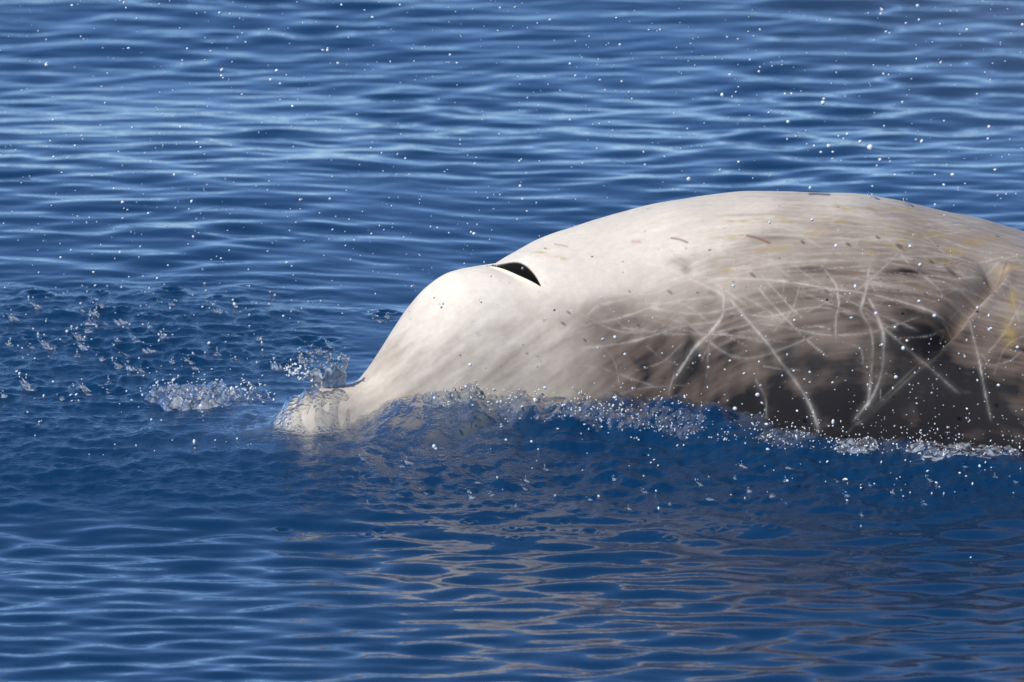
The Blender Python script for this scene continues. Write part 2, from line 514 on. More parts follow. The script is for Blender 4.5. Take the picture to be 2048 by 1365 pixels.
def on_water(px, py):
    """first hit of the line of sight with the water"""
    r = pray(px, py)
    t = np.linspace(20.0, 31.0, 900)
    p = CAMP + r * t[:, None]
    dz = p[:, 2] - water_h(p[:, 0], p[:, 1])
    k = int(np.argmax(dz < 0)) if (dz < 0).any() else 899
    k = max(k, 1)
    f = dz[k - 1] / max(dz[k - 1] - dz[k], 1e-9)
    q_ = p[k - 1] + (p[k] - p[k - 1]) * f
    return q_

def axis_coords(lo, hi, n, far, nfar):
    core = np.linspace(lo, hi, n)
    st = core[1] - core[0]
    g = np.geomspace(1, 1 + far / st / 8, nfar) - 1
    g = np.cumsum(np.geomspace(st, far * .25, nfar))
    return np.concatenate([lo - g[::-1], core, hi + g])

xs = axis_coords(-1.68, 1.68, 640, 3000, 40)
ys = axis_coords(-3.7, 5.2, 1010, 3000, 40)
X, Y = np.meshgrid(xs, ys, indexing='ij')
sx = np.gradient(xs)[:, None]; sy = np.gradient(ys)[None]
SPC = np.maximum(sx + 0 * Y, np.minimum(sy, 1e9) + 0 * X)
h, clarity, rough = water_h(X.ravel(), Y.ravel(), SPC.ravel(), True)
me = mesh_np('water', np.stack([X.ravel(), Y.ravel(), h], -1), grid_faces(len(xs), len(ys))[:, ::-1] if False else grid_faces(len(xs), len(ys)))
attr_f(me, 'clarity', clarity); attr_f(me, 'rough', rough)
water = add_obj('water', me, M_WATER, kind='structure', label='deep blue rippled open sea around the whale', cat='sea')

# ------------------------------------------------------------------ the whale
NU_ = np.concatenate([np.linspace(0, .05, 24)[:-1], np.linspace(.05, .54, 160)[:-1], np.linspace(.54, .71, 150)[:-1], np.linspace(.71, 2.35, 580)[:-1], np.linspace(2.35, 5.7, 70)])
# ring: dense on the near side above the water
TH = np.concatenate([np.linspace(-pi, -1.75, 16)[:-1], np.linspace(-1.75, -.7, 70)[:-1], np.linspace(-.7, 1.80, 360)[:-1], np.linspace(1.80, pi, 18)[:-1]])
UU, TT = np.meshgrid(NU_, TH, indexing='ij')
VV, ZZ = surf(UU, TT)
P = place(UU, VV, ZZ)
# outward normals from the parametrisation
dU = np.gradient(P, axis=0); dT = np.roll(P, -1, 1) - np.roll(P, 1, 1)
NN = np.cross(dT, dU); ln = np.linalg.norm(NN, axis=-1, keepdims=True); NN = NN / np.maximum(ln, 1e-9)
cen = place(UU, 0 * VV, wsec(UU)[3])
sgn = np.sign(((P - cen) * NN).sum(-1, keepdims=True)); sgn[sgn == 0] = 1
NN = NN * sgn

disp = np.zeros_like(UU)
# melon: soft lobes and lengthwise swellings
disp += .006 * fbm(UU * 5, VV * 6 + ZZ * 4, 2, 30) * sstep(.25, .5, UU)
# soft bulge of the melon in front of the blowhole
disp += .008 * np.exp(-((UU - .52) / .07) ** 2 - ((VV - .03) / .10) ** 2)
# blowhole: crescent pit, steep in front, sloping behind
BV0, BU0, BHW = .058, .570, .074
bt = np.clip(1 - ((VV - BV0) / BHW) ** 2, 0, 1)
b_len = .030 * bt ** .8 * (1 - .4 * np.clip((VV - BV0) / BHW, -1, 1))
b_front = BU0 + .50 * (VV - BV0)
bp_ = (UU - b_front) / np.maximum(b_len, 1e-4)
top = ZZ > .1
inhole = (bp_ > 0) & (bp_ < 1) & (bt > 0) & top
pit = np.where(inhole, sstep(0, .45, bp_) * (1 - sstep(.45, 1.0, bp_)) * np.minimum(bt * 2.2, 1), 0)
disp -= .020 * pit
# raised rim behind the hole
lat_ = np.exp(-((VV - BV0) / np.where(VV < BV0, .055, .065)) ** 2) * top
ub = UU - b_front
disp += .016 * sstep(.0, .034, ub) * np.exp(-(np.maximum(ub - .034, 0) / .07) ** 2) * lat_
disp -= .006 * np.exp(-(ub / .03) ** 2) * (ub < 0) * lat_

q = proj(P)
# mirrored copy of the markings for the far side
mir = (TT < -.05)
Pm = place(UU, np.abs(VV), ZZ)
VIS = (VV < 0) & ((NN * (CAMP - P)).sum(-1) > 0)          # far-side skin seen over the back keeps its own marks
q = np.where(((VV < 0) & ~VIS)[..., None], proj(Pm), q)
qx, qy = q[..., 0], q[..., 1]

def poly_dist(pts):
    """distance to a smoothed polyline, running parameter, signed side"""
    pts = np.array(pts, float)
    t = np.concatenate([[0], np.cumsum(np.hypot(*np.diff(pts, axis=0).T))])
    n = max(3, int(t[-1] / 6))
    tt = np.linspace(0, t[-1], n)
    if len(pts) > 2:
        pts = np.stack([pchip(t, pts[:, 0], tt), pchip(t, pts[:, 1], tt)], -1)
    else:
        pts = np.stack([np.interp(tt, t, pts[:, 0]), np.interp(tt, t, pts[:, 1])], -1)
    lo = pts.min(0) - 70; hi = pts.max(0) + 70
    m = (qx > lo[0]) & (qx < hi[0]) & (qy > lo[1]) & (qy < hi[1])
    d = np.full(qx.shape, 1e3); par = np.zeros(qx.shape); sd = np.zeros(qx.shape)
    ax_, ay_ = qx[m], qy[m]
    best = np.full(ax_.shape, 1e3); bp = np.zeros(ax_.shape); bs = np.zeros(ax_.shape)
    for i in range(len(pts) - 1):
        a, b = pts[i], pts[i + 1]; ab = b - a; l2 = max((ab ** 2).sum(), 1e-6)
        k = np.clip(((ax_ - a[0]) * ab[0] + (ay_ - a[1]) * ab[1]) / l2, 0, 1)
        ex = ax_ - a[0] - k * ab[0]; ey = ay_ - a[1] - k * ab[1]
        dd = np.hypot(ex, ey); u = dd < best
        best[u] = dd[u]; bp[u] = (i + k[u]) / (len(pts) - 1)
        bs[u] = np.sign(ab[0] * ey - ab[1] * ex)[u]
    d[m] = best; par[m] = bp; sd[m] = bs
    return d, par, sd

# skin fold behind the head: gentle roll on the left, sharp lip on the right
FOLD = [(2012, 528), (2000, 552), (1965, 590), (1935, 622), (1912, 655), (1870, 698), (1820, 742), (1770, 790), (1720, 840)]
fd, fp, fs = poly_dist(FOLD)
fade = sstep(0, .06, fp) * (1 - .92 * sstep(.34, .66, fp))
left = np.where(fs > 0, 1, 0)
disp -= .048 * fade * np.where(fs > 0, np.exp(-(fd / 36) ** 2), np.exp(-(fd / 7) ** 2))
disp += .006 * fade * np.where(fs < 0, np.exp(-((fd - 16) / 14) ** 2), 0)

# --- colour of the skin
CP = [(900,580,.0),(1000,580,0),(850,650,.14),(960,650,.10),(900,720,.27),(800,750,.36),(760,740,.2),(1000,760,.34),(1040,660,.26),(1110,630,.28),(1150,560,.06),(1100,700,.30),(1150,760,.30),(1050,790,.22),(900,800,.22),
      (1250,700,.9),(1185,705,.45),(1200,765,.58),(1230,645,.68),(1300,640,.7),(1300,750,.92),(1350,690,.94),(1400,640,.74),(1400,760,.95),(1250,800,.85),(1180,800,.55),(1200,540,.14),(1300,580,.22),(1350,620,.5),(1450,560,.40),(1500,640,.84),
      (1550,600,.70),(1600,640,.86),(1700,640,.88),(1500,720,.9),(1600,750,1.0),(1800,700,1.04),(1800,560,.78),(1650,560,.70),(1550,520,.48),(1700,500,.58),(1850,500,.68),(1600,450,.36),(1750,450,.46),(1900,460,.54),(1400,450,.18),(1300,450,.12),
      (1100,500,.06),(1500,400,.18),(1700,400,.20),(1900,430,.36),(2030,480,.5),(2030,600,.62),(2000,700,.85),(1950,800,1.08),(1700,820,1.1),(1500,830,1.06),(2100,800,.95),(2200,600,.7),(640,800,.22),(600,850,.14),(570,860,.12),(1300,880,1.0),(1500,910,1.1),(1700,920,1.12),(1850,900,1.1),(1950,930,1.1),(2100,920,1.1),(2200,950,1.1),(1850,800,1.1),(700,790,.26),(1300,450,.12)]
warpx = qx + 26 * fbm(UU * 9, TT * 5, 3, 40); warpy = qy + 16 * fbm(UU * 9, TT * 5, 3, 44)
num = np.zeros_like(qx); den = np.full_like(qx, 1e-6)
for cx_, cy_, val in CP:
    wgt = np.exp(-(((warpx - cx_) / 62) ** 2 + ((warpy - cy_) / 44) ** 2)) + 1e-4 * np.exp(-(np.hypot(warpx - cx_, warpy - cy_) / 300))
    num += wgt * val; den += wgt
dark = num / den
# long streaks swept back along the body
arc = TT * np.maximum(wsec(UU)[0], .1)
stk = fbm(UU * 3.2 + .15 * arc, arc * 46 + UU * 4, 3, 50)
stk2 = fbm(UU * 7, arc * 90 - UU * 6, 2, 55)
body_z = sstep(.75, 1.1, UU)
dark = dark + (.15 * stk + .14 * stk2) * (.15 + .85 * body_z) * (.25 + dark) * (1 - .75 * sstep(.75, 1.0, dark))
smear = fbm(qx / 34 + qy / 26, qx / 150 - qy / 95, 3, 58)
dark = dark + .16 * smear * (1 - body_z) * sstep(560, 680, qy)
blot = fbm(UU * 11, arc * 14, 3, 60)
dark = dark + (.09 + .16 * sstep(.75, .95, dark)) * np.clip(blot, -.7, .6) * sstep(.15, .5, dark)
for cx_, cy_, rx, ry, s in [(1222,735,20,44,.2),(1383,690,14,46,.3),(1355,522,13,9,.3),(1372,535,9,10,.3),(1425,585,10,6,.3),(1180,650,40,12,.1),(1270,640,40,12,.12),(1630,540,40,6,.2),(1800,545,60,8,.25),(1900,520,40,8,.15),(1560,478,60,4,.2),(1520,430,60,3,.15),(980,660,30,8,.08),(940,700,14,30,.06)]:
    dark = dark + s * np.exp(-((qx - cx_) / rx) ** 2 - ((qy - cy_) / ry) ** 2) * (1 + .6 * blot)
dark = np.clip(dark, 0, 1.08)
C0 = np.array([.785, .71, .60]); C1 = np.array([.375, .315, .255]); C2 = np.array([.138, .102, .082]); C3 = np.array([.014, .012, .013])
def mix(a, b, t): return a + (b - a) * t[..., None]
skin = np.where((dark < .4)[..., None], mix(C0, C1, np.clip(dark / .4, 0, 1)), np.where((dark < .8)[..., None], mix(C1, C2, np.clip((dark - .4) / .4, 0, 1)), mix(C2, C3, np.clip((dark - .8) / .24, 0, 1))))
# scars: pale tooth rakes, plus the fold's painted lit edge (points, width, strength)
SC = [([(1272,523),(1331,535),(1377,557),(1423,578),(1447,594),(1446,625),(1423,661),(1386,701),(1355,748),(1338,770)], 7.5, .95),
      ([(1155,698),(1208,692),(1263,683),(1315,668),(1371,652),(1417,646),(1450,640)], 4.5, .75), ([(1186,649),(1254,631),(1331,606),(1398,597),(1440,592)], 5, .65),
      ([(1331,671),(1423,668),(1494,677),(1540,690)], 3.5, .6), ([(1322,655),(1340,640),(1356,622)], 2, .5), ([(1420,674),(1416,720),(1413,762)], 2.4, .55),
      ([(1454,591),(1484,627),(1510,658),(1534,686),(1560,722),(1585,755),(1608,789),(1628,830),(1642,878)], 6, .85),
      ([(1371,538),(1423,511),(1460,488),(1500,465)], 7, .7), ([(1171,637),(1195,612),(1254,597),(1300,575),(1355,557),(1420,545)], 7, .7),
      ([(1510,569),(1550,615),(1596,662),(1630,694),(1660,717)], 2.6, .95), ([(1519,548),(1556,588),(1582,616),(1608,640)], 2.2, .95),
      ([(1639,526),(1660,554),(1673,575),(1677,609),(1671,646),(1673,691)], 3.2, .95),
      ([(1400,562),(1448,557),(1525,560),(1586,566),(1663,578),(1725,586),(1786,600),(1848,618),(1903,634)], 5, .9),
      ([(1740,523),(1731,585),(1722,621),(1740,655),(1746,698),(1741,757),(1736,800),(1722,830)], 5.5, .75), ([(1734,588),(1756,637),(1767,674),(1766,720),(1758,761),(1743,795),(1719,826),(1700,850)], 6.5, .85),
      ([(1448,625),(1540,634),(1590,622),(1632,615),(1680,622),(1719,634)], 3.5, .6), ([(1510,646),(1586,658),(1663,671),(1725,668),(1786,652),(1848,631)], 4, .6),
      ([(1479,588),(1540,625),(1560,640),(1600,628)], 4, .5), ([(1599,572),(1592,600),(1586,618),(1565,645),(1543,668)], 2.8, .7), ([(1448,668),(1525,680),(1577,686)], 4, .5),
      ([(2017,557),(2023,588),(2030,615),(2040,650)], 4, .7), ([(1937,637),(1945,668),(1953,698),(1960,730),(1967,770),(1983,848)], 3.6, .8), ([(2045,603),(2017,652),(1990,690),(1971,708)], 4, .6),
      ([(1820,532),(1860,562),(1894,594)], 3, .6), ([(1903,557),(1940,548),(1975,538)], 4, .6), ([(1960,705),(1985,730),(2020,722),(2046,700)], 3, .5),
      ([(2008,556),(1972,598),(1942,630),(1920,662),(1878,706)], 3, .6), ([(1665,600),(1640,612),(1610,625)], 3, .5),  # first stroke paints the lit edge of the skin fold
      ([(1350,745),(1338,790),(1345,800)], 4, .6), ([(1200,735),(1270,760),(1330,780)], 3, .5), ([(1230,790),(1300,775),(1380,770)], 3, .4), ([(1290,690),(1330,720),(1390,740)], 2, .4),
      ([(850,752),(868,720),(885,700)], 7, .5), ([(800,722),(830,680),(850,660)], 6, .4), ([(880,700),(930,680),(955,650),(900,640)], 9, .3), ([(1000,640),(1070,610),(1140,590)], 14, .35),
      ([(1040,700),(1120,680),(1200,650)], 5, .3), ([(1000,745),(1100,728),(1200,735)], 5, .3), ([(1450,545),(1560,528),(1700,520),(1850,518)], 5, .5), ([(1620,470),(1700,478),(1800,480),(1900,492)], 4, .5),
      ([(1700,560),(1760,548),(1830,556)], 3, .4), ([(1880,590),(1920,570),(1960,560)], 3, .4), ([(1500,500),(1560,540),(1620,590)], 3, .45), ([(1720,500),(1760,560),(1790,600)], 2.5, .4)]
gs = np.random.default_rng(8)
for _ in range(150):                                          # fine swept-back rakes on the back and shoulder
    x0 = gs.uniform(1080, 2040); y0 = np.interp(x0, [1080, 1300, 1600, 2040], [490, 425, 395, 470]) + abs(gs.normal(0, 95)) + 6
    ln_ = gs.uniform(50, 260); sl_ = gs.normal(np.interp(x0, [1080, 1500, 2040], [-.28, -.04, .16]), .10)
    SC.append(([(x0, y0), (x0 + ln_ * .5, y0 + ln_ * .5 * sl_ + gs.normal(0, 2)), (x0 + ln_, y0 + ln_ * sl_)], gs.uniform(1.2, 3.4), gs.uniform(.2, .6) * (1 - .85 * float(sstep(530, 660, y0)))))
for _ in range(45):                                           # steeper stray rakes
    x0 = gs.uniform(1150, 2000); y0 = gs.uniform(440, 760); a = gs.uniform(-1.2, 1.4); ln_ = gs.uniform(40, 130)
    bow = gs.normal(0, 14)
    SC.append(([(x0, y0), (x0 + ln_ * .5 * cos(a) - bow * sin(a), y0 + ln_ * .5 * sin(a) + bow * cos(a)), (x0 + ln_ * cos(a), y0 + ln_ * sin(a))], gs.uniform(1.3, 2.6), gs.uniform(.2, .6)))
for _ in range(34):                                           # long old rakes sweeping over back and flank
    x0 = gs.uniform(1130, 1850); y0 = np.interp(x0, [1130, 1300, 1600, 1850], [520, 450, 410, 440]) + gs.uniform(10, 190)
    a = gs.normal(np.interp(x0, [1130, 1850], [-.15, .2]), .38); ln_ = gs.uniform(130, 330); bow = gs.normal(0, 26)
    SC.append(([(x0, y0), (x0 + ln_ * .5 * cos(a) - bow * sin(a), y0 + ln_ * .5 * sin(a) + bow * cos(a)), (x0 + ln_ * cos(a), y0 + ln_ * sin(a))], gs.uniform(3, 6.5), gs.uniform(.3, .6)))
sn = .75 + .5 * fbm(UU * 40, arc * 40, 2, 70)
scar = np.zeros_like(qx)
jit = fbm(qx / 30, qy / 30, 2, 71); jit2 = fbm(qx / 7, qy / 7, 2, 72); jit3 = fbm(qx / 45, qy / 45, 3, 73)
for pts, wd, st in SC:
    d, par, _sd = poly_dist(pts)
    e = sstep(0, .06, par) * (1 - sstep(.90, 1, par)) * (.8 + .2 * np.sin(par * 9 + wd))
    wv = wd * np.clip(.36 + .38 * jit, .18, .85)
    d = np.abs(d + 1.1 * jit2)
    e = e * np.clip(.80 + .7 * jit3, .25, 1.15)
    core = np.exp(-(d / wv) ** 2) + .22 * np.exp(-(d / (wd * 1.5)) ** 2)
    scar = np.maximum(scar, np.clip(core, 0, 1) * st * e * sn)
skin = mix(skin, np.array([.66, .605, .53]), np.clip(scar * .78, 0, .85))
# yellow diatom film
gyl = np.random.default_rng(9)
YL = [(1545,500,34,5),(1870,470,26,7),(1695,421,13,4),(1560,438,12,3),(1485,442,16,3),(1515,438,14,3),(1120,522,16,4),(1085,516,12,3),(1940,484,16,6),(2022,536,24,5),(1800,419,30,4),(1742,417,12,4),(2026,600,9,24),(2018,665,16,30),(1452,541,16,5),(1680,444,12,4),(1985,475,26,5),(1910,500,20,5),(1830,440,26,4),(1762,470,6,4)]
for _ in range(30):
    x0 = gyl.uniform(1450, 2040); YL.append((x0, np.interp(x0, [1450, 1600, 2040], [400, 392, 468]) + gyl.uniform(5, 90), gyl.uniform(8, 26), gyl.uniform(1.5, 4)))
yn = np.zeros_like(qx)
for cx_, cy_, rx, ry in YL:
    yn = np.maximum(yn, np.exp(-(((qx - cx_) / rx) ** 2 + ((qy - cy_ - .12 * (qx - cx_) * (cx_ > 1700)) / ry) ** 2) ** 1.3))
yn = yn * np.clip(.75 + 1.2 * fbm(UU * 40, arc * 70, 2, 80), 0, 1)
skin = mix(skin, np.array([.36, .25, .07]), np.clip(yn * .58, 0, .7))
# small dark oval spots, slanting back
SPT = [(1340,585,7,2.6),(1170,681,5,2.4),(1303,717,8,3),(1127,649,7,2.5),(1138,627,6,2),(1606,485,6,3),(1697,489,7,2.6),(1799,494,9,4),(1756,475,6,2.5),(1506,551,8,3),(1863,523,8,3),(1903,541,14,4.2),(1653,583,6,2.5),(1743,619,10,4.2),(1685,631,8,4),(1851,589,5,2.4),(1985,588,7,2.5),(1723,643,7,4.5),(1395,586,3,2),(1166,791,5,2),(1606,670,14,3)]
for _ in range(28):
    SPT.append((gs.uniform(900, 2040), gs.uniform(470, 800), gs.uniform(1.5, 4), gs.uniform(1, 2)))
spot = np.zeros_like(qx)
for cx_, cy_, rl, rs in SPT:
    a = radians(36); m = (np.abs(qx - cx_) < 40) & (np.abs(qy - cy_) < 40)
    lx = (qx[m] - cx_) * cos(a) + (qy[m] - cy_) * sin(a); ly = -(qx[m] - cx_) * sin(a) + (qy[m] - cy_) * cos(a)
    spot[m] = np.maximum(spot[m], np.exp(-((lx / rl) ** 2 + (ly / rs) ** 2) ** 2))
skin = mix(skin, np.array([.045, .04, .042]), spot * .68)
for pts, wd, c, k in [([(1343,477),(1360,480),(1375,486)], 1.8, (.16, .06, .045), .8), ([(1494,471),(1515,477),(1539,488)], 2.2, (.15, .07, .05), .8), ([(1265,483),(1280,484)], 3, (.4, .22, .14), .5),
                      ([(1620,387),(1638,386),(1658,388)], 3.2, (.05, .035, .03), .9), ([(1110,492),(1135,496)], 2, (.3, .25, .2), .6), (FOLD[:5], 2.2, (.10, .05, .035), .5)]:
    d, par, _sd = poly_dist(pts)
    skin = mix(skin, np.array(c), k * np.exp(-(d / wd) ** 2))
# blowhole lining
hole = np.where(inhole, sstep(.02, .30, bp_) * (1 - sstep(.86, 1.0, bp_)) * sstep(.02, .12, bt), 0)
skin = mix(skin, np.array([.010, .009, .009]), np.clip(hole * 1.3, 0, 1))

P2 = P + NN * disp[..., None]
nv = len(TH)
whale = empty('whale', (TIP[0], TIP[1], 0), 'pale scarred beaked whale surfacing with open blowhole in blue sea', 'whale')
verts = P2.reshape(-1, 3) - np.array([TIP[0], TIP[1], 0])
me = mesh_np('body', verts, grid_faces(len(NU_), nv, True)[:, ::-1])
attr_c(me, 'skin', skin.reshape(-1, 3))
body = add_obj('body', me, M_SKIN, whale)
# moist plug inside the blowhole
iu = np.abs(NU_ - .590).argmin(); it = np.abs(VV[iu] - .072 - 10 * (ZZ[iu] < .1)).argmin()
pc = P[iu, it] - NN[iu, it] * .022
Vp, Fp = ICO2
pv = Vp * np.array([.018, .012, .010]) * (1 + .08 * np.sin(Vp[:, :1] * 5))
ang = _yaw[600] - pi / 2 + .5
R = np.array([[cos(ang), -sin(ang), 0], [sin(ang), cos(ang), 0], [0, 0, 1]])
add_obj('blowhole', mesh_np('blowhole', pv @ R.T + pc - np.array([TIP[0], TIP[1], 0]), Fp), M_BLOW, whale, label='black wet plug of the open blowhole')

# ------------------------------------------------------------------ broken water
def churn(name, px, py, rx, ry, amp, label, mat, seed, ndrop, rot=0.0, n=(150, 70), crumple=.010, freq=26, dh=.05, group=None):
    """patch of broken water lying on the sea: crumpled sheet plus thrown beads"""
    g = np.random.default_rng(seed)
    c = on_water(px, py)
    a = np.linspace(-1, 1, n[0]); b = np.linspace(-1, 1, n[1])
    A, B = np.meshgrid(a, b, indexing='ij')
    A = A.ravel(); B = B.ravel()
    lx, ly = A * rx, B * ry
    x = c[0] + lx * cos(rot) - ly * sin(rot); y = c[1] + lx * sin(rot) + ly * cos(rot)
    edge = 1 - np.hypot(A, B) + .28 * fbm(A * 3, B * 2, 3, seed + 1)
    env = sstep(0, .45, edge)
    r1 = 1 - np.abs(fbm(x * freq, y * freq * .8, 3, seed)) * 2.2
    r2 = fbm(x * freq * 2.2, y * freq * 2, 3, seed + 4)
    z = water_h(x, y) - .006 + env * (.006 + amp * np.clip(.35 * r1 + .55 * r2 + .25, -.2, 1.2))
    x2 = x + env * crumple * fbm(x * freq * 1.5, y * freq * 1.5, 2, seed + 8)
    y2 = y + env * crumple * 1.6 * fbm(x * freq * 1.5, y * freq * 1.5, 2, seed + 11)
    F = grid_faces(*n)
    keep = (edge[F] > -.03).all(1)
    F = F[keep]
    used = np.unique(F); remap = np.zeros(len(x), int); remap[used] = np.arange(len(used))
    root = empty(name, tuple(c), label, 'splash', group)
    add_obj('broken_water', mesh_np('broken_water', np.stack([x2, y2, z], -1)[used] - c, remap[F]), mat, root)
    if ndrop:
        rr = np.sqrt(g.random(ndrop)); th = g.random(ndrop) * 2 * pi
        lx, ly = rr * np.cos(th) * rx * 1.1, rr * np.sin(th) * ry * 1.1
        x = c[0] + lx * cos(rot) - ly * sin(rot); y = c[1] + lx * sin(rot) + ly * cos(rot)
        z = water_h(x, y) + amp * .4 + g.exponential(dh * .45, ndrop)
        rad = g.uniform(.0008, .0019, ndrop) * (1 + .9 * (g.random(ndrop) > .93))
        add_obj('bead', drops_mesh('bead', np.stack([x, y, z], -1) - c, rad, ICO1, .6, g), M_SPRAY, root, kind='stuff')
    return root

churn('bow_splash', 392, 795, .125, .13, .036, 'tumbling white splash on the water ahead of the beak', M_FOAM, 101, 120, dh=.02)
churn('bow_splash', 500, 792, .06, .08, .012, 'thin trail of bubbles between white bow splash and beak', M_SHEET, 107, 40, dh=.015)
churn('head_wave', 905, 800, .085, .05, .030, 'foaming wavelet lapping up the pale cheek of the whale', M_SHEET, 103, 45, rot=.1, dh=.02)
churn('head_wave', 1010, 800, .070, .04, .022, 'low glassy wavelet under the cheek below the blowhole', M_SHEET, 113, 30, rot=.1, dh=.015)
churn('crest_foam', 1090, 818, .17, .05, .010, 'glittering crest of churned water beside the dark flank', M_SHEET, 104, 70, rot=-.05, dh=.012)
churn('flank_foam', 1275, 836, .10, .05, .008, 'line of wet beads where dark flank meets the crest', M_SHEET, 117, 60, dh=.02)
churn('flank_foam', 1570, 876, .08, .06, .010, 'small patch of foam and beads under the white scars', M_SHEET, 105, 70, dh=.02)
churn('flank_foam', 1715, 894, .06, .06, .012, 'bright foam patch under the curved double scar', M_FOAM, 106, 60, dh=.02)
churn('flank_foam', 1940, 898, .17, .08, .012, 'long sparkling foam streak under the skin fold', M_FOAM, 108, 130, dh=.02)

for i, (px, py, rx_, lab) in enumerate([(1180, 826, .07, 'short run of glassy bubbles at the brown flank edge'), (1365, 856, .06, 'small glassy fringe of water below the long thick scar'), ]):
    churn('flank_foam', px, py, rx_, .045, .012, lab, M_SHEET, 140 + i, 45, dh=.02, n=(80, 40))
# beads skipping over the dark water next to the flank
g = np.random.default_rng(61)
k = 120
bx = g.uniform(-.05, 1.25, k); by = np.interp(bx, [-.05, .3, .6, 1.25], [-1.0, -1.02, -1.15, -1.25]) - np.abs(g.normal(0, .22, k))
bx = np.concatenate([bx, g.uniform(-1.15, -.5, 150)]); by = np.concatenate([by, g.uniform(-1.2, .55, 150)]); k += 150
bz = water_h(bx, by) + g.exponential(.004, k)
add_obj('glinting_beads', drops_mesh('glinting_beads', np.stack([bx, by, bz], -1), g.uniform(.0009, .0024, k) * (1 + .6 * (g.random(k) > .93)), ICO1, .5, g), M_SPRAY, None, 'scattered white beads skipping on the dark churned water around the whale', 'drops', None, 'stuff')

# sheet of water flung up behind the beak
def flung_sheet():
    g = np.random.default_rng(31)
    c = on_water(662, 786) + np.array([0, .05, 0]); c[2] = wz(c[0], c[1])
    n, m = 46, 40
    A, B = np.meshgrid(np.linspace(-1, 1, n), np.linspace(0, 1, m), indexing='ij')
    toph = .066 + .026 * pnoise(A * 2.6, A * 0, 91) + .010 * pnoise(A * 7, A * 0, 92) + .012 * A
    x = A * .030 - B * .020 * (1 - A) + .012 * B * B
    y = .035 * A ** 2 - .03 * B + .007 * pnoise(A * 4, B * 4, 93)
    z = B * toph - .012
    x = x + .006 * pnoise(A * 5, B * 5, 94)
    V = np.stack([x, y, z], -1)
    th = np.stack([0 * x, 0 * x - .004 - .003 * pnoise(A * 6, B * 6, 95), 0 * x], -1)
    root = empty('flung_sheet', tuple(c), 'clear ragged sheet of water flung up behind the beak', 'splash')
    F = grid_faces(n, m)
    VV_ = np.concatenate([V.reshape(-1, 3), (V + th).reshape(-1, 3)])
    FF = np.concatenate([F, F[:, ::-1] + n * m])
    add_obj('water_sheet', mesh_np('water_sheet', VV_, FF), M_FOAM, root)
    k = 110
    a = g.uniform(-1, 1, k); b = g.beta(3, 1.2, k) * 1.15
    pos = np.stack([a * .034 - b * .022 * (1 - a), .03 * a ** 2 - .03 * b + g.normal(0, .006, k), b * .09], -1)
    add_obj('bead', drops_mesh('bead', pos, g.uniform(.0012, .0035, k), ICO1, .5, g), M_BEAD, root, kind='stuff')
    # arc of beads trailing off to the left
    k = 70
    t = g.random(k)
    pos = np.stack([-.03 - .075 * t + g.normal(0, .006, k), g.normal(0, .02, k), .03 + .045 * t - .03 * t * t + g.normal(0, .008, k)], -1)
    add_obj('bead', drops_mesh('bead', pos, g.uniform(.001, .0028, k), ICO1, .6, g), M_SPRAY, root, kind='stuff')
flung_sheet()

# small splashes of falling drops
def tube(path, rad, seg=7):
    path = np.array(path); n = len(path)
    t = np.gradient(path, axis=0); t /= np.linalg.norm(t, axis=1)[:, None]
    a = np.cross(t, np.array([.3, .9, .1])); a /= np.linalg.norm(a, axis=1)[:, None]; b = np.cross(t, a)
    th = np.linspace(0, 2 * pi, seg, endpoint=False)
    V = path[:, None] + (a[:, None] * np.cos(th)[None, :, None] + b[:, None] * np.sin(th)[None, :, None]) * np.array(rad)[:, None, None]
    return V.reshape(-1, 3), grid_faces(n, seg, True)

def splash_meshes(seed):
    g = np.random.default_rng(seed)
    lean = g.normal(-.7, .35)
    n, m = 15, 22
    R_, T_ = np.meshgrid(np.linspace(0, 1, n), np.linspace(0, 2 * pi, m, endpoint=False), indexing='ij')
    sd = int(seed)
    rad = (.012 + .010 * g.random()) * R_ * (1 + .5 * pnoise(np.cos(T_) * 1.2, np.sin(T_) * 1.2, sd))
    x = rad * np.cos(T_) * 1.3; y = rad * np.sin(T_)
    hgt = g.uniform(.010, .026)
    nz = fbm(x * 120, y * 120, 3, sd + 2)
    z = -.004 + (1 - R_ ** 2) * hgt * np.clip(.45 + 1.5 * nz, 0, 1.5)
    x = x + lean * z * 1.2 + .004 * fbm(x * 150, z * 150, 2, sd + 5)
    y = y + g.normal(0, .3) * z + .004 * fbm(y * 150, z * 150, 2, sd + 6)
    a = mesh_np('jet', np.stack([x, y, z], -1).reshape(-1, 3), grid_faces(n, m, True))
    k = g.integers(3, 9); z = g.uniform(.004, .034, k)
    pos = np.stack([lean * z * .9 + g.normal(0, .008, k), g.normal(0, .008, k), z], -1)
    b = drops_mesh('bead', pos, g.uniform(.0007, .0022, k), ICO1, .8, g)
    return a, b
KINDS = [splash_meshes(300 + i) for i in range(9)]
def drop_splash(i, px, py, sc, label, group):
    c = on_water(px, py)
    o = empty('drop_splash', tuple(c), label, 'splash', group)
    o.rotation_euler.z = random.uniform(-.3, .3); o.scale = (sc,) * 3
    a, b = KINDS[i % len(KINDS)]
    add_obj('jet', a, M_BEAD, o); add_obj('bead', b, M_SPRAY, o, kind='stuff')
for i, (px, py) in enumerate(SP_LEFT):
    drop_splash(i, px, py, random.uniform(.35, .95), 'small ragged splash of a fallen drop on open water ahead of whale', 'drop splashes ahead of the whale')
for i, (px, py) in enumerate(SP_RIGHT):
    drop_splash(i + 3, px, py, random.uniform(.22, .45), 'tiny splash of a fallen drop on dark water alongside whale', 'drop splashes alongside the whale')

